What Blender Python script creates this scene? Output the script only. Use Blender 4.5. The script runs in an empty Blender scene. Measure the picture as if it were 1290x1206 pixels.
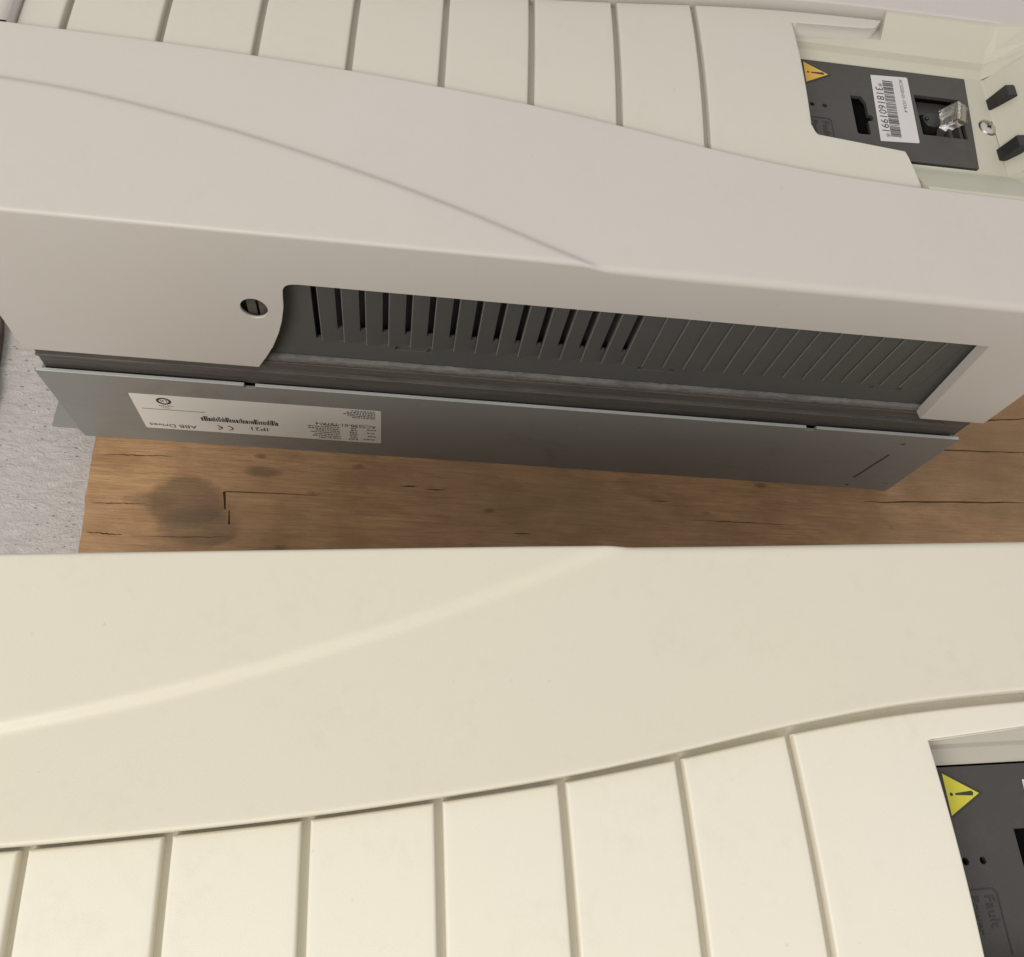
import bpy, bmesh, math, random
from mathutils import Vector, Matrix
random.seed(7)
scene = bpy.context.scene
S = 0.7                                   # metres per layout unit (camera height above the board = 1 unit)

# ------------------------------------------------------------------ camera
cam_d = bpy.data.cameras.new('camera'); cam = bpy.data.objects.new('camera', cam_d)
scene.collection.objects.link(cam); scene.camera = cam
cam_d.sensor_fit = 'HORIZONTAL'; cam_d.sensor_width = 36.0; cam_d.lens = 36.0*1115.546/1290.0
cam_d.shift_y = -59.0/1290.0; cam_d.clip_start = 0.02; cam_d.clip_end = 100.0
Rm = ((0.99110362, 0.07160485, 0.11218891), (0.0158141, -0.90032564, 0.43492948), (0.13214961, -0.42928602, -0.89344837))
cam.matrix_world = Matrix(((Rm[0][0], -Rm[0][1], -Rm[0][2], 0), (Rm[1][0], -Rm[1][1], -Rm[1][2], 0),
                           (Rm[2][0], -Rm[2][1], -Rm[2][2], S), (0, 0, 0, 1)))

# ------------------------------------------------------------------ light
world = bpy.data.worlds.new('World'); scene.world = world; world.use_nodes = True
world.node_tree.nodes['Background'].inputs[0].default_value = (1.0, 0.99, 0.97, 1)
world.node_tree.nodes['Background'].inputs[1].default_value = 0.74
def area(name, loc, aim, size, power, col):
    d = bpy.data.lights.new(name, 'AREA'); d.shape = 'RECTANGLE'; d.size = size[0]; d.size_y = size[1]
    d.energy = power; d.color = col
    o = bpy.data.objects.new(name, d); scene.collection.objects.link(o); o.location = loc
    o.rotation_euler = (Vector(aim)-Vector(loc)).to_track_quat('-Z', 'Y').to_euler()
    return o
area('hall_lamp', (-1.20, -1.45, 2.00), (-0.05, 0.2, 0.2), (1.3, 0.9), 47, (1.0, 0.955, 0.89))
scene.render.engine = 'CYCLES'
scene.view_settings.view_transform = 'Standard'; scene.view_settings.look = 'None'
scene.view_settings.gamma = 1.0; scene.view_settings.exposure = 0.0; scene.view_settings.use_curve_mapping = False

# ------------------------------------------------------------------ materials
class NT:
    def __init__(s, name):
        s.m = bpy.data.materials.new(name); s.m.use_nodes = True
        s.t = s.m.node_tree; s.b = s.t.nodes['Principled BSDF']
    def n(s, kind, **kw):
        nd = s.t.nodes.new(kind)
        for k, v in kw.items():
            if k in nd.inputs: nd.inputs[k].default_value = v
            else: setattr(nd, k, v)
        return nd
    def l(s, a, b): s.t.links.new(a, b)
    def coord(s, scale=(1, 1, 1), loc=(0, 0, 0)):
        tc = s.n('ShaderNodeTexCoord'); mp = s.n('ShaderNodeMapping')
        mp.inputs['Scale'].default_value = scale; mp.inputs['Location'].default_value = loc
        s.l(tc.outputs['Object'], mp.inputs['Vector']); return mp.outputs['Vector']
    def noise(s, vec, scale, detail=4, rough=0.55, dist=0.0):
        nd = s.n('ShaderNodeTexNoise', Scale=scale, Detail=detail, Roughness=rough, Distortion=dist)
        s.l(vec, nd.inputs['Vector']); return nd.outputs['Fac']
    def ramp(s, fac, stops):
        r = s.n('ShaderNodeValToRGB'); e = r.color_ramp.elements
        while len(e) < len(stops): e.new(0.5)
        for i, (p, c) in enumerate(stops):
            e[i].position = p; e[i].color = (c[0], c[1], c[2], 1) if hasattr(c, '__len__') else (c, c, c, 1)
        s.l(fac, r.inputs[0]); return r.outputs[0]
    def mix(s, fac, a, b, blend='MIX'):
        m = s.n('ShaderNodeMix', data_type='RGBA', blend_type=blend)
        for sock, v in ((m.inputs[0], fac), (m.inputs[6], a), (m.inputs[7], b)):
            if isinstance(v, bpy.types.NodeSocket): s.l(v, sock)
            elif hasattr(v, '__len__'): sock.default_value = (v[0], v[1], v[2], 1)
            else: sock.default_value = v
        return m.outputs[2]
    def math(s, op, a, b=None, clamp=False):
        m = s.n('ShaderNodeMath', operation=op); m.use_clamp = clamp
        for i, v in enumerate((a, b)):
            if v is None: continue
            if isinstance(v, bpy.types.NodeSocket): s.l(v, m.inputs[i])
            else: m.inputs[i].default_value = v
        return m.outputs[0]
    def bump(s, h, strength=0.2, dist=0.001):
        b = s.n('ShaderNodeBump', Strength=strength, Distance=dist); s.l(h, b.inputs['Height'])
        s.l(b.outputs[0], s.b.inputs['Normal'])
    def set(s, **kw):
        for k, v in kw.items():
            k = k.replace('_', ' ')
            sk = s.b.inputs[k]
            if isinstance(v, bpy.types.NodeSocket): s.l(v, sk)
            elif hasattr(v, '__len__') and len(v) == 3: sk.default_value = (v[0], v[1], v[2], 1)
            else: sk.default_value = v
        return s.m
def lerp3(a, b, t): return tuple(x+(y-x)*t for x, y in zip(a, b))

def plastic(name, col, rough=0.5, var=0.05, grain=0.12, dirt=0.10, dirtcol=(0.36, 0.32, 0.25)):
    t = NT(name); v = t.coord()
    n1 = t.noise(v, 5, 5, 0.6); n2 = t.noise(v, 26, 6, 0.65); n3 = t.noise(v, 2600, 2, 0.5); n4 = t.noise(v, 140, 4, 0.7)
    base = t.mix(n1, tuple(c*(1-var) for c in col), tuple(min(1, c*(1+var)) for c in col))
    hue = t.noise(t.coord((1, 1.6, 1), (3.1, 1.7, 0.4)), 3.4, 3, 0.5)
    base = t.mix(t.ramp(hue, [(0.36, 0.0), (0.64, 1.0)]), base, tuple(c*k for c, k in zip(col, (0.99, 1.006, 0.97))), 'MIX')
    d = t.ramp(t.math('MULTIPLY', n2, n4), [(0.26, 0.0), (0.48, 1.0)])
    vo = t.n('ShaderNodeTexVoronoi', Scale=75.0); t.l(v, vo.inputs['Vector'])
    spk = t.ramp(t.math('ADD', vo.outputs['Distance'], t.math('MULTIPLY', n2, 0.22)), [(0.125, 1.0), (0.155, 0.0)])
    scr = t.ramp(t.noise(t.coord((3, 160, 40)), 4.0, 2, 0.4, 0.4), [(0.70, 0.0), (0.74, 1.0)])
    d = t.math('MAXIMUM', d, t.math('MULTIPLY', spk, 2.2)); d = t.math('MAXIMUM', d, t.math('MULTIPLY', scr, t.ramp(n1, [(0.5, 0.0), (0.7, 0.9)])))
    base = t.mix(t.math('MULTIPLY', d, dirt), base, dirtcol)
    t.bump(t.math('ADD', n3, t.math('MULTIPLY', n4, 0.6)), grain*1.6, 0.0005)
    return t.set(Base_Color=base, Roughness=t.ramp(t.math('ADD', t.math('MULTIPLY', n2, 0.5), t.math('MULTIPLY', n1, 0.5)), [(0.36, rough-0.10), (0.64, rough+0.10)]), Specular_IOR_Level=0.45)
def simple(name, col, rough=0.5, metal=0.0, var=0.12, scale=60, grain=0.1):
    t = NT(name); v = t.coord(); n = t.noise(v, scale, 5, 0.6); n2 = t.noise(v, scale*14, 3, 0.6)
    t.bump(n2, grain, 0.0004)
    return t.set(Base_Color=t.mix(n, tuple(c*(1-var) for c in col), tuple(c*(1+var) for c in col)), Roughness=rough, Metallic=metal)
M = {}
M['cover_a'] = plastic('cream_plastic_upper', (0.515, 0.472, 0.442), 0.46)  # upper drive gets a separate base tone, greyer than cover_b
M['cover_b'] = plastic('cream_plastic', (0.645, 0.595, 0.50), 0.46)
M['slat_a'] = plastic('cream_slat_upper', (0.54, 0.51, 0.45), 0.48)
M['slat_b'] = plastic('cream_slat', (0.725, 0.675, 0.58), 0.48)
M['bay_a'] = plastic('cream_bay_upper', (0.50, 0.475, 0.39), 0.5)
M['bay_b'] = plastic('cream_bay_shaded', (0.42, 0.395, 0.34), 0.5)  # base darkened: shade on the bay wall put into the colour
M['grille'] = plastic('dark_grey_plastic', (0.080, 0.080, 0.076), 0.55, 0.12, 0.3, 0.28, (0.12, 0.11, 0.09))
M['worn'] = simple('slat_edge_highlight', (0.135, 0.13, 0.118), 0.5, 0, 0.35, 90)  # edge highlight of the slats, painted as a paler colour
M['cavity'] = simple('dark_cavity', (0.012, 0.012, 0.012), 0.8)
M['board_a'] = plastic('grey_panel', (0.050, 0.044, 0.041), 0.42, 0.08, 0.2, 0.12, (0.16, 0.15, 0.12))
M['black'] = simple('black_plastic', (0.012, 0.012, 0.012), 0.35)
M['paper'] = simple('white_label', (0.56, 0.53, 0.53), 0.5, 0, 0.03, 30, 0.03)
M['paper_dull'] = simple('white_label_dull', (0.70, 0.68, 0.63), 0.55, 0, 0.06, 25, 0.05)
M['ink'] = simple('black_ink', (0.03, 0.028, 0.028), 0.6)
M['ink_soft'] = simple('faded_ink', (0.16, 0.15, 0.14), 0.6)
M['ink_red'] = simple('red_brown_ink', (0.20, 0.08, 0.06), 0.6)
M['yellow_a'] = simple('amber_sticker', (0.62, 0.36, 0.045), 0.45, 0, 0.06)  # yellow_a, yellow_b: one yellow, cast of the light tinted in per drive
M['yellow_b'] = simple('yellow_sticker', (0.55, 0.50, 0.035), 0.45, 0, 0.06)
M['steel'] = simple('zinc_steel', (0.62, 0.60, 0.54), 0.28, 1.0)
M['gold'] = simple('gold_contact', (0.75, 0.55, 0.22), 0.3, 1.0)
t = NT('clear_plastic'); v = t.coord(); t.bump(t.noise(v, 300, 3), 0.05, 0.0003)
M['clear'] = t.set(Base_Color=(0.93, 0.91, 0.88), Roughness=0.05, Transmission_Weight=0.93, IOR=1.49)

# painted grey sheet steel of the chassis
t = NT('grey_sheet_steel'); v = t.coord(); vs = t.coord((1, 1, 7))
n1 = t.noise(v, 6, 5, 0.6); n2 = t.noise(vs, 38, 6, 0.7); n3 = t.noise(v, 900, 3)
base = t.mix(n1, (0.200, 0.198, 0.184), (0.255, 0.253, 0.236))
base = t.mix(t.math('MULTIPLY', t.ramp(n2, [(0.5, 0.0), (0.75, 1.0)]), 0.35), base, (0.25, 0.235, 0.205))
sc_ = t.ramp(t.noise(t.coord((30, 30, 2.2)), 16, 3, 0.5, 0.8), [(0.66, 0.0), (0.72, 1.0)])
base = t.mix(t.math('MULTIPLY', sc_, t.ramp(n1, [(0.45, 0.0), (0.65, 0.5)])), base, (0.30, 0.29, 0.27))
base = t.mix(t.math('MULTIPLY', t.ramp(t.noise(v, 17, 6, 0.7, 0.7), [(0.55, 0.0), (0.7, 1.0)]), 0.4), base, (0.15, 0.135, 0.11))
t.bump(t.math('ADD', n3, t.math('MULTIPLY', n1, 2.0)), 0.12, 0.0006)
M['chassis'] = t.set(Base_Color=base, Roughness=t.ramp(n2, [(0.3, 0.36), (0.7, 0.52)]), Metallic=0.0)
# worn galvanised rail between cover and chassis
t = NT('worn_galvanised_rail'); v = t.coord((1, 1, 5)); vl = t.coord((0.25, 1, 6))
n1 = t.noise(vl, 60, 7, 0.75, 0.6); n2 = t.noise(v, 28, 6, 0.7); n3 = t.noise(v, 500, 3)
base = t.mix(t.ramp(n1, [(0.36, 0.0), (0.66, 1.0)]), (0.080, 0.070, 0.062), (0.135, 0.120, 0.110))
base = t.mix(t.math('MULTIPLY', t.ramp(n2, [(0.5, 0.0), (0.72, 1.0)]), 0.5), base, (0.10, 0.075, 0.055))
t.bump(t.math('ADD', n1, n3), 0.3, 0.0008)
M['rail'] = t.set(Base_Color=base, Roughness=t.ramp(n2, [(0.3, 0.45), (0.7, 0.7)]), Metallic=0.2)
t = NT('worn_gasket'); v = t.coord((0.6, 1, 2)); n1 = t.noise(v, 70, 7, 0.75, 0.5); n2 = t.noise(v, 500, 4)
base = t.mix(t.ramp(n1, [(0.33, 0.0), (0.62, 1.0)]), (0.085, 0.074, 0.066), (0.175, 0.160, 0.150))
t.bump(t.math('ADD', n1, n2), 0.5, 0.001)
M['gasket'] = t.set(Base_Color=base, Roughness=0.8)
M['edge'] = simple('bare_steel_edge', (0.42, 0.42, 0.40), 0.45, 0.0, 0.2, 40)

# wooden board: grain along X, knots, an oil stain with its own outline, painted shade at right
def wood(name, c0, c1, c2, stain=True):
    t = NT(name); vg = t.coord((1.0, 9.0, 6.0)); v = t.coord()
    g1 = t.noise(vg, 14, 9, 0.68, 1.1); g2 = t.noise(t.coord((1.6, 34.0, 20.0)), 14, 8, 0.78, 0.25); g3 = t.noise(v, 4.2, 5, 0.6)
    base = t.mix(t.ramp(g1, [(0.3, 0.0), (0.68, 1.0)]), c0, c1)
    base = t.mix(t.math('MULTIPLY', t.ramp(g2, [(0.47, 0.0), (0.68, 1.0)]), 0.75), base, c2)
    base = t.mix(t.math('MULTIPLY', t.ramp(g3, [(0.40, 0.0), (0.62, 1.0)]), 0.4), base, lerp3(c0, (0.17, 0.15, 0.12), 0.5))
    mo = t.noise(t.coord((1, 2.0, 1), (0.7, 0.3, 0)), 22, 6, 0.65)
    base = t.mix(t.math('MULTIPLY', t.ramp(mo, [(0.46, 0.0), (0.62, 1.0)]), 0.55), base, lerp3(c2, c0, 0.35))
    # small dark flecks and knots
    vo = t.n('ShaderNodeTexVoronoi', Scale=16.0); t.l(t.coord((1.0, 2.6, 1.0)), vo.inputs['Vector'])
    fl = t.ramp(t.math('ADD', vo.outputs['Distance'], t.math('MULTIPLY', t.noise(v, 90, 3), 0.16)), [(0.115, 1.0), (0.19, 0.0)])
    base = t.mix(t.math('MULTIPLY', fl, 0.45), base, (0.075, 0.028, 0.016))
    hgt = t.math('ADD', t.math('MULTIPLY', g1, 0.5), t.math('ADD', t.math('MULTIPLY', g2, 0.8), t.math('MULTIPLY', fl, -0.8)))
    ro = t.ramp(g1, [(0.3, 0.55), (0.7, 0.72)])
    if stain:
        for (cx, cy, rx, ry, edge, amt, col) in ((-0.252, 0.366, 0.055, 0.034, 0.30, 0.62, (0.15, 0.095, 0.055)), (-0.292, 0.3655, 0.034, 0.014, 0.45, 0.45, (0.16, 0.10, 0.058)), (0.80, 0.56, 0.34, 0.20, 0.7, 0.55, (0.20, 0.115, 0.055)),  # last on this line: broad shade at the right painted into the wood
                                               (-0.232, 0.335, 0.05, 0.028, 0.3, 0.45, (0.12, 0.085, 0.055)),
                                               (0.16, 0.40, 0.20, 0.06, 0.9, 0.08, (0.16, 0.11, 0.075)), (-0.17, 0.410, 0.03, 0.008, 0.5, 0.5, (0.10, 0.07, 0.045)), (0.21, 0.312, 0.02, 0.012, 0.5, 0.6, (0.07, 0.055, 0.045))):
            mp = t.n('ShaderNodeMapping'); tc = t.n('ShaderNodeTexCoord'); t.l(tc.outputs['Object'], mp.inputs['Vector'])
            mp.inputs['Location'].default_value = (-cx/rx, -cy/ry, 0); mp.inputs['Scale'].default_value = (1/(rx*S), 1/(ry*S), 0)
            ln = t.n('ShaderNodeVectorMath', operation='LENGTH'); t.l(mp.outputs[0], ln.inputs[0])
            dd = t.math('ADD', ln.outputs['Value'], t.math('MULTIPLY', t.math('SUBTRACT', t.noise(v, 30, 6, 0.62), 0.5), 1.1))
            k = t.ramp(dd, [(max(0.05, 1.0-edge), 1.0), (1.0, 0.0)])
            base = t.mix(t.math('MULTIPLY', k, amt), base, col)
    t.bump(hgt, 0.8, 0.0014)
    return t.set(Base_Color=base, Roughness=ro, Specular_IOR_Level=0.3)
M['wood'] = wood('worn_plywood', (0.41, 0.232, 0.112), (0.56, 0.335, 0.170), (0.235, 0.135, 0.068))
M['wood_in'] = wood('plywood_core', (0.20, 0.115, 0.06), (0.26, 0.15, 0.075), (0.10, 0.058, 0.03), False)
M['wood_old'] = wood('weathered_timber', (0.15, 0.115, 0.085), (0.20, 0.16, 0.12), (0.07, 0.05, 0.035), False)
# pale concrete floor
t = NT('pale_concrete'); v = t.coord(); va = t.coord((1, 2.4, 1))
n1 = t.noise(v, 5, 6, 0.6); n2 = t.noise(va, 75, 8, 0.72, 0.5); n3 = t.noise(v, 420, 4, 0.6)
vo = t.n('ShaderNodeTexVoronoi', Scale=95.0); t.l(va, vo.inputs['Vector'])
pit = t.ramp(t.math('ADD', vo.outputs['Distance'], t.math('MULTIPLY', n1, 0.35)), [(0.20, 1.0), (0.30, 0.0)])
base = t.mix(n1, (0.53, 0.49, 0.465), (0.64, 0.60, 0.575))
base = t.mix(t.ramp(n2, [(0.35, 0.5), (0.62, 0.0)]), base, (0.40, 0.375, 0.34))
base = t.mix(t.math('MULTIPLY', pit, 0.4), base, (0.26, 0.205, 0.18))
t.bump(t.math('ADD', t.math('ADD', n2, t.math('MULTIPLY', n3, 0.4)), t.math('MULTIPLY', pit, -0.7)), 0.8, 0.0035)
M['concrete'] = t.set(Base_Color=base, Roughness=0.88, Specular_IOR_Level=0.2)

# ------------------------------------------------------------------ mesh helpers (layout units in, metres out)
def link(o): scene.collection.objects.link(o); return o
def from_bm(name, bm, mat, parent=None, smooth=False, bevel=0.0, seg=2):
    bmesh.ops.recalc_face_normals(bm, faces=bm.faces)
    me = bpy.data.meshes.new(name)
    for vv in bm.verts: vv.co *= S
    bm.to_mesh(me); bm.free(); me.materials.append(mat)
    if smooth or bevel:
        for p in me.polygons: p.use_smooth = True
    o = link(bpy.data.objects.new(name, me)); o.parent = parent
    if bevel:
        b = o.modifiers.new('bevel', 'BEVEL'); b.width = bevel*S; b.segments = seg; b.limit_method = 'ANGLE'
        b.angle_limit = math.radians(35); b.harden_normals = True
    return o
def add_box(bm, x0, x1, y0, y1, z0, z1):
    vs = [bm.verts.new((x, y, z)) for x in (x0, x1) for y in (y0, y1) for z in (z0, z1)]
    for f in ((0, 1, 3, 2), (4, 6, 7, 5), (0, 4, 5, 1), (2, 3, 7, 6), (0, 2, 6, 4), (1, 5, 7, 3)): bm.faces.new([vs[i] for i in f])
    return vs
def add_plate(bm, outline, holes, place, d0, d1):
    """flat plate with holes; place(p,q,d) -> 3D"""
    loops = [outline]+list(holes); caps = []
    for d in (d0, d1):
        rings = []; edges = []
        for lp in loops:
            vs = [bm.verts.new(place(p, q, d)) for p, q in lp]
            edges += [bm.edges.new((vs[i], vs[(i+1) % len(vs)])) for i in range(len(vs))]; rings.append(vs)
        bmesh.ops.triangle_fill(bm, edges=edges, use_beauty=True, use_dissolve=False)
        caps.append(rings)
    for ra, rb in zip(*caps):
        for i in range(len(ra)):
            j = (i+1) % len(ra); bm.faces.new((ra[i], ra[j], rb[j], rb[i]))
def grid_faces(bm, rows):
    for a, b in zip(rows[:-1], rows[1:]):
        for i in range(len(a)-1): bm.faces.new((a[i], a[i+1], b[i+1], b[i]))
def circle(cx, cy, rx, ry=None, n=28, a0=0): ry = ry or rx; return [(cx+rx*math.cos(a0+2*math.pi*i/n), cy+ry*math.sin(a0+2*math.pi*i/n)) for i in range(n)]
def rrect(x0, x1, y0, y1, r, n=4):
    pts = []
    for cx, cy, a in ((x1-r, y1-r, 0), (x0+r, y1-r, 90), (x0+r, y0+r, 180), (x1-r, y0+r, 270)):
        for k in range(n+1): an = math.radians(a+90*k/n); pts.append((cx+r*math.cos(an), cy+r*math.sin(an)))
    return pts
def interp(tab, x):
    if x <= tab[0][0]: return tab[0][1]
    for (a, b), (c, d) in zip(tab[:-1], tab[1:]):
        if x <= c: return b+(d-b)*(x-a)/(c-a)
    return tab[-1][1]
def smooth_tab(tab, n=260, it=14):
    xs = [tab[0][0]+(tab[-1][0]-tab[0][0])*i/n for i in range(n+1)]; ys = [interp(tab, x) for x in xs]
    for _ in range(it*4): ys = [ys[0]]+[(ys[i-1]+2*ys[i]+ys[i+1])/4 for i in range(1, n)]+[ys[-1]]
    return list(zip(xs, ys))
def sstep(x): x = max(0, min(1, x)); return x*x*(3-2*x)

# ------------------------------------------------------------------ drive dimensions (units)
L = 1.0045; W = 0.235; ZE = 0.417; SL = 0.10; T = -0.0048; REC = 0.0095
CRE = smooth_tab([(-0.05, .126), (0, .1255), (.031, .124), (.093, .1195), (.157, .1085), (.222, .0955), (.288, .0785), (.354, .060), (.42, .0385), (.487, .0135), (.523, .0005), (.60, -.028), (.8, -.10), (1.1, -.2)])
STEP = smooth_tab([(-0.05, .185), (0, .184), (.15, .1815), (.237, .178), (.311, .174), (.383, .168), (.464, .160), (.545, .148), (.62, .135), (.70, .124), (.76, .1195), (.819, .1168), (.92, .1155), (1.05, .115)])
def prof(v): return SL*(v if v < .16 else .16+(v-.16)-(v-.16)**2/(2*(W-.16)))
def zs(u, v):                                   # cover skin
    return ZE+prof(v)+T*sstep((v-interp(CRE, u)+.0042)/.0084)
def zp(v): return ZE+T-REC+prof(v)              # recessed centre panel
def redge(u): return .0032+.0030*sstep((u-.42)/.2)
cx = lambda u: u-L/2
CB = 0.2005                                     # lower rim of the cover

def build_drive(mats):
    root = link(bpy.data.objects.new('drive_unit', None)); root.empty_display_size = 0.05
    # ---------------- front cover: skin, flanks with the vent cut-out, end walls
    bm = bmesh.new()
    NU = 210; us = [L*i/NU for i in range(NU+1)]
    for sg in (-1, 1):
        rows = []
        for u in us:
            r = redge(u); st = interp(STEP, u); row = []
            for k in range(7):
                ph = math.pi/2*k/6; vv = r*(1-math.cos(ph)); row.append((vv, zs(u, vv)-r*(1-math.sin(ph))))
            n = 74
            for k in range(1, n+1):
                vv = r+(st-.0022-r)*k/n; row.append((vv, zs(u, vv)))
            for k in range(1, 5):
                ph = math.pi/2*k/4; vv = st-.0022+.0022*math.sin(ph); row.append((vv, zs(u, vv)-.0022*(1-math.cos(ph))))
            row.append((st+.0004, zs(u, st)-.012)); row.append((st+.0008, .372))
            rows.append([bm.verts.new((cx(u), sg*(W-vv), z)) for vv, z in row])
        grid_faces(bm, rows)
        # flank
        top = [(L*i/80, zs(L*i/80, 0)-redge(L*i/80)) for i in range(80, -1, -1)]
        vent = [(.2240, CB), (.2332, .2204), (.2425, .2431), (.2504, .269), (.2554, .2904), (.2590, .3133), (.2602, .3335), (.2610, .341), (.2630, .3462), (.2660, .3492), (.2700, .3506), (.2760, .3512),
                (.45, .3512), (.70, .3508), (.9125, .3503), (.9300, CB)]
        add_plate(bm, [(0, CB)]+vent+[(L, CB)]+top, [circle(.2327, .3075, .0122, .0158, 32)],
                  lambda p, q, d: (cx(p), sg*(W-d), q), 0.0, 0.0035)
        jm = [bm.verts.new((cx(p), sg*(W-d), q)) for p, q, d in ((.9124, .3500, -.0001), (.9298, CB, -.0001), (.9270, CB, .0095), (.9095, .3500, .0095))]
        bm.faces.new(jm)
    for u, d in ((0, .006), (L, -.006)):
        for sgn in (0, 1):
            pass
        ys = [-W+2*W*i/120 for i in range(121)]
        def ztop(y):
            v = W-abs(y); st = interp(STEP, u)
            return (zs(u, max(v, 0))-(redge(u)*(1-min(1, v/redge(u)))**2 if v < redge(u) else 0)) if v < st else zs(u, st)
        a = [bm.verts.new((cx(u), y, CB)) for y in ys]; b = [bm.verts.new((cx(u), y, ztop(y))) for y in ys]
        c = [bm.verts.new((cx(u+d), y, ztop(y))) for y in ys]
        grid_faces(bm, [a, b]); 
        # bridging strip over the open ends of the centre channel
        mid = [i for i, y in enumerate(ys) if W-abs(y) >= interp(STEP, u)-.003]
        w = 0.02 if u == 0 else -0.022
        e = [bm.verts.new((cx(u+w), ys[i], zs(u, interp(STEP, u)))) for i in mid]
        f = [bm.verts.new((cx(u+w), ys[i], .385)) for i in mid]
        g = [b[i] for i in mid]
        grid_faces(bm, [g, e, f])
    cover = from_bm('front_cover', bm, mats['cover'], root, smooth=True)
    # flat shading for flank plates keeps their faces true
    for p in cover.data.polygons:
        if abs(p.normal.z) < 0.02 and len(p.vertices) == 3: p.use_smooth = False

    # ---------------- centre slats between the two cover curves
    gaps = [.02, .06, .140, .221, .3025, .3845, .4655, .547, .6285]
    GW = .0028; G = .0024
    def hf(bm, u0, u1, ylo, yhi, fl, drop=.024, nu=16, nv=30, r=.0022):
        """height-field block; fl = rounded edges (u0,u1,ylo,yhi)"""
        ds = [0, .12*r, .35*r, .7*r, r]
        ul = [u0+d for d in ds]+[u0+r+(u1-u0-2*r)*k/nu for k in range(1, nu)]+[u1-d for d in reversed(ds)]
        rows = []
        for u in ul:
            a, b = ylo(u), yhi(u); rr = min(r, (b-a)*.45)
            e = [0, .12*rr, .35*rr, .7*rr, rr]
            yl = [a+d for d in e]+[a+rr+(b-a-2*rr)*k/nv for k in range(1, nv)]+[b-d for d in reversed(e)]
            row = []
            for y in yl:
                z = zp(W-abs(y)); dz = 0
                for flag, dd in zip(fl, (u-u0, u1-u, y-a, b-y)):
                    if (flag(u, y) if callable(flag) else flag) and dd < r: dz = max(dz, r*(1-math.sqrt(max(0, 1-(1-dd/r)**2))))
                row.append(bm.verts.new((cx(u), y, z-dz)))
            rows.append(row)
        grid_faces(bm, rows)
        ring = rows[0]+[q[-1] for q in rows[1:]]+rows[-1][-2::-1]+[q[0] for q in rows[-2:0:-1]]
        lo = [bm.verts.new((q.co.x, q.co.y, q.co.z-drop)) for q in ring]
        for i in range(len(ring)):
            j = (i+1) % len(ring); bm.faces.new((ring[i], ring[j], lo[j], lo[i]))
    gp = lambda u: G+.0042*sstep((u-.30)/.5)
    near = lambda u: -(W-interp(STEP, u)-gp(u))
    far = lambda u: (W-interp(STEP, u)-gp(u))
    for g0, g1 in zip(gaps[:-1], gaps[1:]):
        bm = bmesh.new(); hf(bm, g0+GW, g1-GW, near, far, (1, 1, 1, 1))
        from_bm('front_slat', bm, mats['slat'], root, smooth=True)
    # bezel that reaches round the keypad bay
    vn = [(.731, .181), (.7347, .1725), (.8217, .1641), (.8336, .1215)]
    vf = [(.731, .148), (.8089, .1419), (.8217, .139), (.8336, .1215)]
    bm = bmesh.new(); U1 = gaps[-1]+GW; r = .0020; ds = [0, .12*r, .35*r, .7*r, r]
    ul = [U1+d for d in ds]+[U1+r+(.7310-U1-2*r)*k/20 for k in range(1, 20)]+[.7310-d for d in reversed(ds)]
    ne = len(ul)-1; ul += [.7310+(.8336-.7310)*k/40 for k in range(1, 41)]
    drop_ = lambda dd: r*(1-math.sqrt(max(0, 1-(1-dd/r)**2))) if dd < r else 0
    rows = []
    for u in ul:
        a0, a1, b0, b1 = near(u), -(W-interp(vn, u)), W-interp(vf, u), far(u); row = []
        for lo_, hi_, n_, kind in ((a0, a1, 12, 0), (a1, b0, 36, 1), (b0, b1, 12, 2)):
            e = [q*min(1, (hi_-lo_)*.45/r) for q in ds]
            yl = [lo_+q for q in e]+[lo_+e[-1]+(hi_-lo_-2*e[-1])*k/n_ for k in range(1, n_)]+[hi_-q for q in reversed(e)]
            for y in (yl if kind == 0 else yl[1:]):
                dz = max(drop_(u-U1), drop_(y-a0), drop_(b1-y))
                if kind == 1 and u <= .7310: dz = max(dz, drop_(.7310-u))
                if u > .7310 and kind == 0: dz = max(dz, drop_(a1-y))
                if u > .7310 and kind == 2: dz = max(dz, drop_(y-b0))
                row.append(bm.verts.new((cx(u), y, zp(W-abs(y))-dz)))
        rows.append(row)
    m0 = 5+11+5-1; m1 = m0+5+35+5-1
    for i_ in range(len(rows)-1):
        for j_ in range(len(rows[0])-1):
            if i_ >= ne and m0 <= j_ < m1: continue
            bm.faces.new((rows[i_][j_], rows[i_][j_+1], rows[i_+1][j_+1], rows[i_+1][j_]))
    bmesh.ops.delete(bm, geom=[q for q in bm.verts if not q.link_faces], context='VERTS')
    ex_ = bmesh.ops.extrude_edge_only(bm, edges=[e for e in bm.edges if e.is_boundary])
    for q in ex_['geom']:
        if isinstance(q, bmesh.types.BMVert): q.co.z -= .022
    from_bm('keypad_bezel', bm, mats['slat'], root, smooth=True)
    # backing seen down the slots, close below the slats
    bm = bmesh.new(); rows = []
    for k in range(61):
        u = .02+(.731-.02)*k/60; hw = W-interp(STEP, u)+.0004
        rows.append([bm.verts.new((cx(u), -hw+2*hw*m/24, zp(W-abs(-hw+2*hw*m/24))-.0095)) for m in range(25)])
    grid_faces(bm, rows)
    for sg in (-1, 1):
        rows = []
        for k in range(31):
            u = .731+(.8336-.731)*k/30; y = W-interp(STEP, u)+.0004
            rows.append([bm.verts.new((cx(u), sg*(y-m*.004), zp(W-y+m*.004)-.0095)) for m in range(3)])
        grid_faces(bm, rows)
    from_bm('panel_backing', bm, mats['slat'], root, smooth=True)

    # ---------------- keypad bay
    ZB = .3885
    yb0, yb1 = -W+.1815, -W+.3055               # panel plate across
    bm = bmesh.new()
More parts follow.
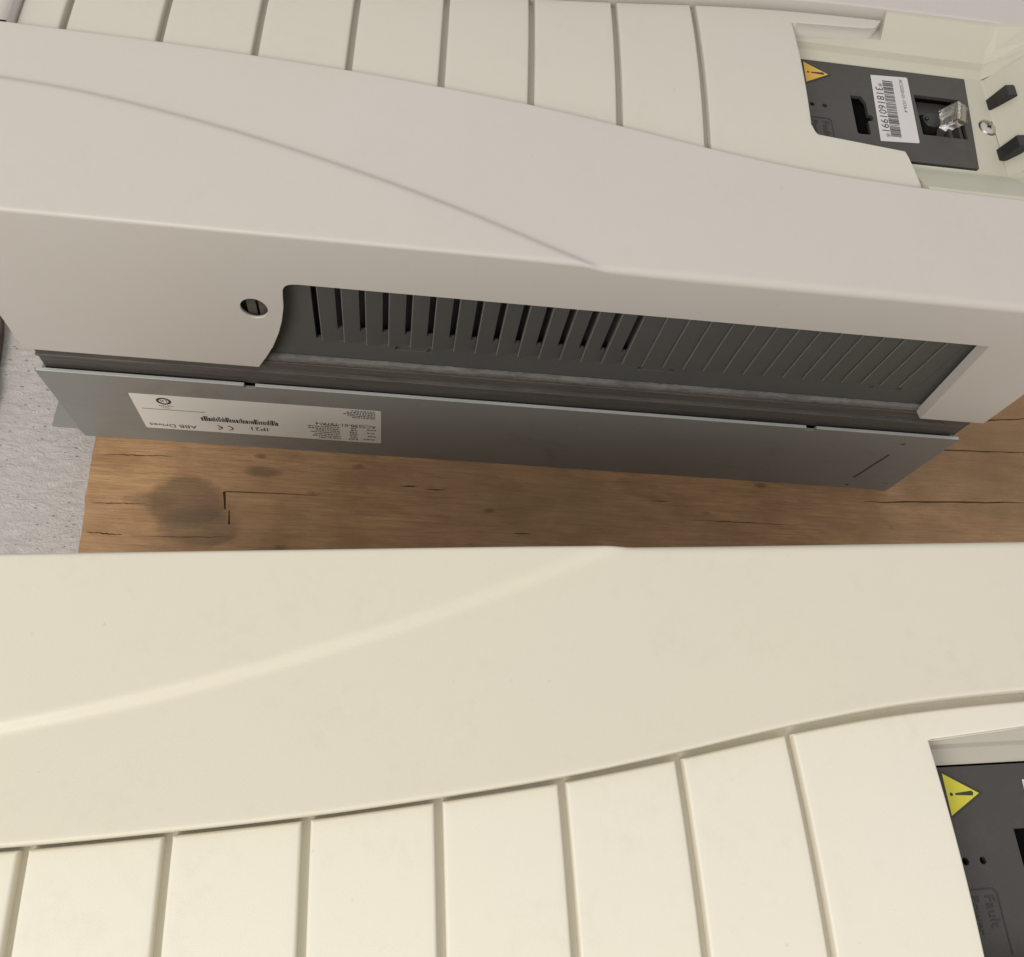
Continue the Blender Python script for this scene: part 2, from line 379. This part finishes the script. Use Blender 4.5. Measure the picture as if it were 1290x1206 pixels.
    add_plate(bm, [(.726, -W+.176), (.949, -W+.176), (.949, W-.162), (.726, W-.162)],
              [[(.731, yb0-.0024), (.9170, yb0-.0020), (.9275, yb1+.0014), (.731, yb1+.0014)], circle(.9428, -W+.2406, .0108, n=24)],
              lambda p, q, d: (cx(p), q, d), ZB-.004, ZB)
    # sloping flanks of the bay, small rim half way up
    for sg, v0 in ((-1, .176), (1, .162)):
        prof_pts = [(v0, ZB), (v0-.010, ZB+.0035), (v0-.0125, ZB+.010), (v0-.022, ZB+.0155), (.1205, .4215), (.1150, .4215)]
        rows = []
        for u in (.726, .80, .8334, .8340, .87, .949, .957, .985):
            t = max(0, (u-.949)/.036)
            rows.append([bm.verts.new((cx(u), sg*(W-vv), (min(z, zp(.12)-.011) if u < .8337 else z+(.4265-z)*min(1, t*1.0)))) for vv, z in prof_pts])
        grid_faces(bm, rows)
    # end ramp
    rows = []
    for u, z in ((.949, ZB), (.9515, ZB+.001), (.957, ZB+.0085), (.972, .420), (.977, .4262), (.986, .4268)):
        rows.append([bm.verts.new((cx(u), y, z)) for y in (-W+.176, -W+.20, 0, W-.18, W-.162)])
    grid_faces(bm, rows)
    from_bm('keypad_bay', bm, mats['bay'], root)
    # dark well below the panel plate
    bm = bmesh.new()
    x0, x1, y0, y1, z0, z1 = .7295, .9335, yb0-.003, yb1+.0024, .35, ZB-.0045
    vs = [bm.verts.new((cx(x), y, z)) for x in (x0, x1) for y in (y0, y1) for z in (z0, z1)]
    for f in ((0, 1, 3, 2), (4, 6, 7, 5), (0, 4, 5, 1), (2, 3, 7, 6), (0, 2, 6, 4)): bm.faces.new([vs[i] for i in f])
    from_bm('panel_well', bm, M['cavity'], root)
    # grey panel plate with slot, jack opening and two light holes
    Y = lambda v: -W+v
    slot = [(.7966, Y(.262)), (.7966, Y(.2125)), (.798, Y(.2105)), (.8085, Y(.2105)), (.8105, Y(.2125)), (.8105, Y(.2290)), (.8155, Y(.2305)), (.8165, Y(.2350)), (.8150, Y(.2375)), (.8118, Y(.2370)), (.8118, Y(.2545)), (.8080, Y(.2620))]
    jack = [(.8672, Y(.2195)), (.9150, Y(.2195)), (.9165, Y(.2735)), (.8672, Y(.2735))]
    bm = bmesh.new()
    add_plate(bm, [(.735, yb0), (.9185, yb0), (.9300, yb1), (.735, yb1)],
              [slot, jack, circle(.7535, Y(.2435), .0024, n=14), circle(.7668, Y(.2434), .0024, n=14)],
              lambda p, q, d: (cx(p), q, d), ZB-.003, ZB+.0012)
    plate = from_bm('panel_plate', bm, M['board_a'], root, bevel=0.0005)
    ZT = ZB+.0013
    # jack housing inside the opening
    bm = bmesh.new()
    add_plate(bm, [(.8640, Y(.216)), (.9190, Y(.216)), (.9190, Y(.277)), (.8640, Y(.277))], [circle(.8810, Y(.2430), .0122, .0160, 24)],
              lambda p, q, d: (cx(p), q, d), ZB-.020, ZB-.010)
    add_box(bm, cx(.8985), cx(.9020), Y(.2200), Y(.2350), ZB-.011, ZB-.0020); add_box(bm, cx(.9110), cx(.9145), Y(.2200), Y(.2730), ZB-.011, ZB-.0030)
    from_bm('jack_housing', bm, M['board_a'], root, bevel=0.0006)
    bm = bmesh.new()
    bmesh.ops.create_cone(bm, cap_ends=True, segments=28, radius1=.0112, radius2=.0098, depth=.016,
                          matrix=Matrix.Translation((cx(.8822), Y(.2430), ZB-.008)))
    bmesh.ops.create_uvsphere(bm, u_segments=10, v_segments=6, radius=.0022, matrix=Matrix.Translation((cx(.8760), Y(.2430), ZB+.0005)))
    from_bm('cable_grommet', bm, M['black'], root, bevel=0.0012)
    # clear modular plug leaning out of the jack
    pm = Matrix.Translation((cx(.9000), Y(.2430), ZB+.0055)) @ Matrix.Rotation(math.radians(22), 4, 'Y') @ Matrix.Rotation(math.radians(14), 4, 'X')
    bm = bmesh.new(); add_box(bm, -.0070, .0070, -.0100, .0100, -.010, .0115); add_box(bm, -.0105, -.0070, -.0035, .0035, -.006, .008)
    add_box(bm, .0070, .0095, -.0085, -.0060, .0, .0115); add_box(bm, .0070, .0095, .0060, .0085, .0, .0115)
    bm.transform(pm); plug = from_bm('modular_plug', bm, M['clear'], root, bevel=0.0007)
    bm = bmesh.new()
    for k in range(8): add_box(bm, .0004, .0062, -.0080+k*.0021, -.0070+k*.0021, .0062, .0100)
    bm.transform(pm); from_bm('contact', bm, M['gold'], plug)
    # screw
    bm = bmesh.new(); c = (cx(.9428), Y(.2406))
    rows = []
    for r_, z_ in ((.0090, ZB-.006), (.0090, ZB-.0012), (.0082, ZB+.0004), (.0060, ZB+.0013), (.0032, ZB+.0017)):
        rows.append([bm.verts.new((c[0]+r_*math.cos(2*math.pi*k/28), c[1]+r_*math.sin(2*math.pi*k/28), z_)) for k in range(29)])
    grid_faces(bm, rows); bmesh.ops.remove_doubles(bm, verts=bm.verts, dist=1e-6)
    ring = [(.0032*math.cos(2*math.pi*k/28), .0032*math.sin(2*math.pi*k/28)) for k in range(28)]
    w_, l_ = .0009, .0030
    cross = [(l_, w_), (w_, w_), (w_, l_), (-w_, l_), (-w_, w_), (-l_, w_), (-l_, -w_), (-w_, -w_), (-w_, -l_), (w_, -l_), (w_, -w_), (l_, -w_)]
    ro = Matrix.Rotation(.5, 2); cross = [tuple(ro @ Vector(q)) for q in cross]
    add_plate(bm, ring, [cross], lambda p, q, d: (c[0]+p, c[1]+q, d), ZB-.001, ZB+.0017)
    screw = from_bm('screw', bm, M['steel'], root, smooth=False)
    bm = bmesh.new(); add_plate(bm, circle(c[0], c[1], .0108, n=20), [], lambda p, q, d: (p, q, d), ZB-.0075, ZB-.006); from_bm('screw_seat', bm, mats['bay'], root)
    # black latch clips at the end of the bay
    for u0, v0 in ((.9490, .2725), (.9445, .2040)):
        bm = bmesh.new()
        side = [(-.001, 0), (.0105, -.001), (.0175, .0205), (.0170, .0245), (.0140, .0252), (.0070, .0240)]
        add_plate(bm, side, [], lambda p, q, d: (cx(u0+p), Y(v0)+d, ZB-.002+q), -.0072, .0072)
        from_bm('latch_clip', bm, M['black'], root, bevel=0.0009)
    # ---------------- stickers and print on the panel
    bm = bmesh.new()
    tri = [(.7515, W-.1688), (.7512, W-.1970), (.7765, W-.1832)]
    add_plate(bm, [(.7490, W-.1655), (.7486, W-.2005), (.7800, W-.1832)], [], lambda p, q, d: (cx(p), q, d), ZT, ZT+.0003)
    stk = from_bm('warning_sticker', bm, M['ink'], root)
    bm = bmesh.new(); add_plate(bm, tri, [], lambda p, q, d: (cx(p), q, d), ZT+.0003, ZT+.0005); from_bm('yellow_field', bm, mats['yellow'], stk)
    bm = bmesh.new(); yc = W-.1830
    add_plate(bm, [(.7580, yc-.0006), (.7710, yc-.0016), (.7722, yc), (.7710, yc+.0016), (.7580, yc+.0006)], [], lambda p, q, d: (cx(p), q, d), ZT+.0005, ZT+.0007)
    add_plate(bm, circle(.7548, yc, .0012, n=10), [], lambda p, q, d: (cx(p), q, d), ZT+.0005, ZT+.0007)
    from_bm('exclamation_mark', bm, M['ink'], stk)
    bm = bmesh.new()
    add_plate(bm, [(.8235, Y(.2942)), (.8190, Y(.2036)), (.8593, Y(.2063)), (.8605, Y(.2075)), (.8640, Y(.2950)), (.8628, Y(.2965))], [], lambda p, q, d: (cx(p), q, d), ZT, ZT+.0003)
    lab = from_bm('serial_label', bm, M['paper'], root); lab.location.x = mats.get('du', 0)*S
    rb = random.Random(11); bm = bmesh.new(); v = .2880
    while v > .2110:
        w = rb.choice((.0006, .0006, .0007, .0014)); sh = (.2880-v)*.05
        add_box(bm, cx(.8350-sh), cx(.8460-sh), Y(v-w), Y(v), ZT+.0003, ZT+.0005); v -= w+rb.choice((.0006, .0007, .0013))
    from_bm('barcode', bm, M['ink'], lab)
    def text(body, size, origin, ex, ey, mat, parent, name='lettering', width=None):
        cu = bpy.data.curves.new('txt', 'FONT'); cu.body = body; cu.size = 1.0; cu.extrude = 0; cu.resolution_u = 3
        o = bpy.data.objects.new('txt', cu); scene.collection.objects.link(o)
        bpy.context.view_layer.update()
        me = bpy.data.meshes.new_from_object(o.evaluated_get(bpy.context.evaluated_depsgraph_get()))
        bpy.data.objects.remove(o); bpy.data.curves.remove(cu)
        if not me.vertices: return
        wx = max(q.co.x for q in me.vertices)
        sx = (width/wx) if width else size
        O, EX, EY = Vector(origin), Vector(ex), Vector(ey)
        for q in me.vertices: q.co = (O+EX*q.co.x*sx+EY*q.co.y*size)*S
        me.name = name; me.materials.append(mat)
        o = link(bpy.data.objects.new(name, me)); o.parent = parent; return o
    up = (-.05, -1, 0); upx = (1, -.03, 0)
    text('*3181601991*', .0115, (cx(.8262), Y(.2840), ZT+.00045), up, upx, M['ink'], lab, width=.074)
    text('ACS550-01-157A-4', .0052, (cx(.8540), Y(.2925), ZT+.00045), up, upx, M['ink'], lab, width=.046)
    # print round the two light holes
    bm = bmesh.new(); fr = [(.7440, Y(.2262)), (.7680, Y(.2262)), (.7712, Y(.2238)), (.7712, Y(.1860)), (.7704, Y(.1860)), (.7704, Y(.2230)), (.7676, Y(.2254)), (.7440, Y(.2254))]
    add_plate(bm, fr, [], lambda p, q, d: (cx(p), q, d), ZT, ZT+.0003); from_bm('printed_frame', bm, M['ink'], plate)
    text('Fault', .0105, (cx(.7608), Y(.2225), ZT+.0003), (0, -1, 0), (1, 0, 0), M['ink'], plate)
    text('Power', .0090, (cx(.7500), Y(.2225), ZT+.0003), (0, -1, 0), (1, 0, 0), M['ink'], plate)

    # ---------------- louvred grille behind each flank opening
    P = .02129; U0 = .2878
    for sg in (-1, 1):
        bm = bmesh.new(); yy = lambda d: sg*(W-d)
        def bx(u0, u1, d0, d1, z0, z1): add_box(bm, cx(u0), cx(u1), *sorted((yy(d0), yy(d1))), z0, z1)
        bx(.205, .945, .034, .037, .195, .365)                     # back
        lat = [[(a, .2318), (a, .2385), (a+.0050, .2385), (a+.0050, .2350), (b-.0050, .2350), (b-.0050, .2385), (b, .2385), (b, .2318), (b-.0050, .2318), (b-.0050, .2330), (a+.0050, .2330), (a+.0050, .2318)] for a, b in ((.3590, .3955), (.6055, .6430), (.8545, .8905))]
        add_plate(bm, [(.215, .1995), (.94, .1995), (.94, .2425), (.215, .2425)], lat, lambda p, q, d: (cx(p), yy(d), q), .0136, .0180)
        add_plate(bm, [(.215, .2426), (U0-.0055, .2426), (U0-.0055, .362), (.215, .362)], [], lambda p, q, d: (cx(p), yy(d), q), .0128, .0180)
        bx(U0+P*29+.0005, .94, .0136, .018, .2426, .362)
        g = from_bm('side_grille', bm, M['grille'], root, bevel=0.0004)
        for k in range(29):
            gap = .0056 if k < 14 else .0002
            u0 = U0+P*k; u1 = u0+P
            bm = bmesh.new()
            zb, zg, zt = .2427, .2625, .362
            da, db = (.0102, .0142) if k < 14 else (.0117, .0136)
            dep = lambda p: da+(db-da)*(p-u0)/P
            for ua, ub, za, zz in ((u0, u1-gap, zg if k < 14 else zb, zt),)+(((u0, u1-.0002, zb, zg-.00001),) if k < 14 else ()):
                sec = [(ua, dep(ua)+.005), (ua, dep(ua)+.0007), (ua+.0009, dep(ua)), (ub, dep(ub)), (ub, dep(ub)+.004)]
                lo_ = [bm.verts.new((cx(p), yy(d), za)) for p, d in sec]; hi_ = [bm.verts.new((cx(p), yy(d), zz)) for p, d in sec]
                for m in range(5):
                    q = (m+1) % 5; f = bm.faces.new((lo_[m], lo_[q], hi_[q], hi_[m]))
                    if m == 1: f.material_index = 1
                bm.faces.new(lo_); bm.faces.new(hi_)
            so = from_bm('slat', bm, M['grille'], g); so.data.materials.append(M['worn'])  # second slot: highlight colour for the left chamfer
        # slats glimpsed through the round hole of the cover
        for uu in (.2255, .2360):
            bm = bmesh.new(); add_plate(bm, [(uu, .285), (uu+.0075, .285), (uu+.0075, .33), (uu, .33)], [], lambda p, q, d: (cx(p), yy(.0048+(p-uu)*.25+d), q), 0, .0010)
            from_bm('slat', bm, M['rail'], g)
    # ---------------- rail and gasket strip under the cover
    bm = bmesh.new(); d = .0075
    add_box(bm, cx(.003), cx(L-.004), -W+d, W-d, .150, .199)
    from_bm('side_rail', bm, M['rail'], root, bevel=0.0006)
    for sg in (-1, 1):
        bm = bmesh.new(); add_box(bm, cx(.004), cx(.968), *sorted((sg*(W-.0035), sg*(W-.0085))), .1815, .1850)
        from_bm('rail_lip', bm, M['rail'], root, bevel=0.0006)
        rr = random.Random(3); bm = bmesh.new(); rows = []
        n = 150
        for i in range(n+1):
            u = .2285+(.9300-.2285)*i/n; j = rr.uniform(-.0006, .0006); k = rr.uniform(-.0006, .0006)
            rows.append([bm.verts.new((cx(u), sg*(W-dd), z)) for dd, z in ((.0130, .2092+j), (.0100, .2092+j), (.0088+k, .2080+j), (.0084+k, .2010), (.0092, .1996), (.0130, .1996))])
        grid_faces(bm, rows); from_bm('gasket_strip', bm, M['gasket'], root, smooth=True)
    # ---------------- steel chassis
    bm = bmesh.new()
    for sg in (-1, 1):
        edge = []
        for a, b in ((.2035, .2150), (.8190, .8310)): edge += [(a, .157), (a+.0005, .1515), (b-.0005, .1515), (b, .157)]
        ol = [(.0, .0), (L-.004, 0), (L-.001, .157)]+edge[::-1]+[(-.005, .157)]
        sl = [(.9365, .0305), (.9395, .0295), (.9480, .1020), (.9478, .1045), (.9450, .1045)]
        add_plate(bm, ol, [sl, circle(.9470, .1330, .0030, .0042, 12), circle(.9400, .0080, .0028, .0030, 12), [(.9800, .0190), (.9890, .0190), (.9890, .0225), (.9800, .0225)]],
                  lambda p, q, d: (cx(p), sg*(W-d), q), .0005, .0040)
    add_box(bm, cx(0.0003), cx(.004), -W+.0042, W-.0042, .0005, .154); add_box(bm, cx(L-.010), cx(L-.0063), -W+.0042, W-.0042, .0005, .154)
    add_box(bm, cx(.004), cx(L-.016), -W+.0045, W-.0045, .0006, .004)
    ch = from_bm('chassis', bm, M['chassis'], root, bevel=0.0005)
    bm = bmesh.new(); add_box(bm, cx(.005), cx(L-.018), -W+.0145, W-.0145, .005, .149); from_bm('chassis_core', bm, M['cavity'], root)
    for sg in (-1, 1):                          # folded bright rim of the chassis wall
        bm = bmesh.new(); e = [-.003, .2035, .2150, .8190, .8310, L-.003]
        for a, b in ((0, 1), (2, 3), (4, 5)): add_box(bm, cx(e[a]), cx(e[b]), *sorted((sg*(W+.0004), sg*(W-.0034))), .1572, .1586)
        from_bm('folded_rim', bm, M['edge'], ch, bevel=0.0006)
        bm = bmesh.new()
        add_plate(bm, [(-.0385, W*0+.009), (-.0385, .075), (.002, .075), (.002, .0015), (-.0005, .0015), (-.0105, .0085)], [], lambda p, q, d: (cx(p), sg*(W-q), d), .0004, .0032)
        from_bm('mounting_foot', bm, M['chassis'], ch, bevel=0.0004)
    # ---------------- rating label on the near chassis wall, printed upside down
    bm = bmesh.new(); add_plate(bm, rrect(.0782, .3457, .0365, .1205, .0015, 2), [], lambda p, q, d: (cx(p), -W+.0005-d, q), .0001, .0004)
    rl = from_bm('rating_label', bm, mats['rating'], root)
    yl = -W+.0005-.0005; ex = (-1, 0, 0); ey = (0, 0, -1)
    def lt(s_, u, z, size, mat='ink', width=None): text(s_, size, (cx(u), yl-.0001, z), ex, ey, M[mat], rl, width=width)
    lt('ABB Drives', .1360, .0500, .0120, 'ink', .052)
    lt('ACS550-01-157A-4', .3400, .0830, .0105, 'ink', .068)
    lt('IP21', .2175, .0575, .0125, 'ink')
    def blocks(name, items, mat):
        bm = bmesh.new()
        for u0, u1, z0, z1 in items: add_box(bm, cx(u0), cx(u1), yl-.0002, yl, z0, z1)
        return from_bm(name, bm, M[mat], rl)
    blocks('printed_line', [(.0850, .1517, .0863, .0872)], 'ink_soft')
    rb = random.Random(5); it = []; u = .1450
    while u < .229:
        w = rb.choice((.0008, .0012, .0020)); it.append((u, u+w, .0655, .0735 if rb.random() < .6 else .0775)); u += w+rb.choice((.0008, .0012))
    blocks('barcode', it, 'ink')
    # fine print too small to read: broken strokes in columns
    it = []
    for (ua, ub, za, zb, rows_) in ((.2600, .2990, .0415, .0760, 8), (.3090, .3190, .0420, .0760, 8), (.3060, .3400, .1000, .1165, 5), (.3250, .3400, .0440, .0700, 4)):
        for k in range(rows_):
            z = za+(zb-za)*k/(rows_-1); u = ub-rb.uniform(0, .002); end = ua+(ub-ua)*rb.uniform(0, .45)
            while u > end:
                w = rb.uniform(.0010, .0032); it.append((u-w, u, z, z+.0024)); u -= w+rb.uniform(.0006, .0016)
    blocks('fine_print', it, 'ink_soft')
    # certification mark: ring with letters
    bm = bmesh.new(); add_plate(bm, circle(.1120, .1075, .0078, n=26), [circle(.1120, .1075, .0053, n=26)], lambda p, q, d: (cx(p), yl-d, q), 0, .0002)
    from_bm('ring_mark', bm, M['ink'], rl)
    lt('UL', .1160, .1105, .0080, 'ink'); lt('LISTED', .1195, .0975, .0042, 'ink', .0150); lt('7G52', .1165, .0925, .0036, 'ink_soft', .009)
    # CE mark
    bm = bmesh.new()
    def arc(u_, z_, r0, r1, a0, a1):
        pts = [(u_+r1*math.cos(a0+(a1-a0)*k/12), z_+r1*math.sin(a0+(a1-a0)*k/12)) for k in range(13)]+[(u_+r0*math.cos(a1+(a0-a1)*k/12), z_+r0*math.sin(a1+(a0-a1)*k/12)) for k in range(13)]
        add_plate(bm, pts, [], lambda p, q, d: (cx(p), yl-d, q), 0, .0002)
    arc(.1720, .0500, .0040, .0056, -math.pi/2, math.pi/2); arc(.1600, .0500, .0040, .0056, -math.pi/2, math.pi/2)
    add_box(bm, cx(.1605), cx(.1640), yl-.0002, yl, .0494, .0506)
    from_bm('ce_mark', bm, M['ink_red'], rl)
    return root

# ------------------------------------------------------------------ setting
def structure(o): o['kind'] = 'structure'; return o
bm = bmesh.new(); rc = random.Random(2)
FZ = -.055
NX, NY = 120, 120
rows = []
for i in range(NX+1):
    rows.append([bm.verts.new((-3+6*i/NX, -3+6*j/NY, FZ+rc.uniform(-.0006, .0006))) for j in range(NY+1)])
grid_faces(bm, rows); structure(from_bm('concrete_floor', bm, M['concrete'], smooth=True))

# wooden board: veneer sheet with real splits and routed groove, on a solid core
rw = random.Random(4)
def crack(x0, y0, x1, y1, w, n=16, wob=.0005):
    a, b = [], []
    for k in range(n+1):
        t = k/n; x = x0+(x1-x0)*t; y = y0+(y1-y0)*t+rw.uniform(-wob, wob); h = .62*w*(math.sin(math.pi*min(1, max(.04, t*.94+.03)))**.7)*rw.uniform(.6, 1.2)
        a.append((x, y+h/2)); b.append((x, y-h/2))
    return a+b[::-1]
BX0, BX1, BY0, BY1 = -.366, 1.55, -.75, 1.45
left = []
n = 150
for k in range(n+1):
    y = BY1+(BY0-BY1)*k/n; left.append((BX0-.0735*(y-.40)*1.0+rw.uniform(-.0013, .0013), y))
holes = [crack(-.355, .4190, -.270, .4235, .0022), crack(-.357, .3585, -.298, .3615, .0020), crack(-.354, .3235, -.315, .3225, .0030), crack(-.305, .3215, -.190, .3275, .0014),
         crack(.585, .4225, .815, .4370, .0042, 16, .0008), crack(.352, .3830, .485, .3845, .0018), crack(.62, .5010, .86, .5130, .0030, 14, .0008),
         crack(.655, .6020, .745, .6080, .0040), crack(.74, .6240, .90, .6440, .0050, 12, .0008), crack(.70, .545, .86, .566, .0040, 12), crack(.55, .4720, .60, .4735, .0030),
         crack(.60, .455, .625, .4565, .0030), crack(.02, .4010, .045, .4020, .0028), crack(-.01, .4035, .012, .404, .0030), crack(.13, .352, .15, .3525, .002), crack(.30, .405, .325, .406, .0022),
         [(-.2140, .3818), (-.2110, .3832), (-.150, .3846), (-.105, .3844), (-.105, .3840), (-.150, .3834), (-.2104, .3816), (-.2080, .3640), (-.2072, .3600), (-.2090, .3605)],
         [(-.2040, .3590), (-.2028, .3595), (-.2000, .3430), (-.2012, .3410), (-.2022, .3440)]]
bm = bmesh.new(); tp = lambda p, q, d: (p, q, d)
add_plate(bm, left+[(BX1, BY0), (BX1, BY1)], holes, tp, -.0035, 0.0)
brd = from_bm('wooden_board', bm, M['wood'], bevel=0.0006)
brd['label'] = 'worn brown plywood board with cracks and a dark oil stain under both drives'; brd['category'] = 'board'
bm = bmesh.new()
add_plate(bm, [(x+.0005, y) for x, y in left]+[(BX1, BY0), (BX1, BY1)], [], tp, FZ+.002, -.0037)
from_bm('board_core', bm, M['wood_in'], brd)
# weathered timber on the floor at the far left
bm = bmesh.new(); rg = []
for k in range(61):
    y = 1.1-1.0*k/60; rg.append((-.505-.22*(y-.465)-max(0, .50-y)*.25+rw.uniform(-.0022, .0022)+.004*math.sin(y*23), y))
add_plate(bm, rg+[(-.95, .1), (-.95, 1.1)], [], tp, FZ+.001, FZ+.014)
tb = from_bm('timber_offcut', bm, M['wood_old'], bevel=0.0015)
tb['label'] = 'dark brown ragged timber edge on the concrete at the far left'; tb['category'] = 'timber'

# ------------------------------------------------------------------ the two drives
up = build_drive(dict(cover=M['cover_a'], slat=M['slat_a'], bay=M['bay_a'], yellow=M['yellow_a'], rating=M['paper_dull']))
up.location = (( -.3807+L/2)*S, (.4407+W)*S, 0.0003)
up['label'] = 'greyer cream drive beyond the gap, its louvred flank and white rating label in view'
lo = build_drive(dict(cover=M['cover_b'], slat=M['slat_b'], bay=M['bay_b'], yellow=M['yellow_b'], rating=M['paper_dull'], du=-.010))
th = math.radians(4.2707); sc = .97; ox, oy = -.3516, .1683
lo.location = ((ox+sc*(L/2*math.cos(th)+W*math.sin(th)))*S, (oy+sc*(L/2*math.sin(th)-W*math.cos(th)))*S, 0.0003)
lo.rotation_euler = (0, 0, th); lo.scale = (sc, sc, sc)
lo['label'] = 'brighter cream drive in front, only its slatted top face and keypad bay in view'
for o in (up, lo): o['category'] = 'drive unit'; o['group'] = 'drive units lying face up on the board'
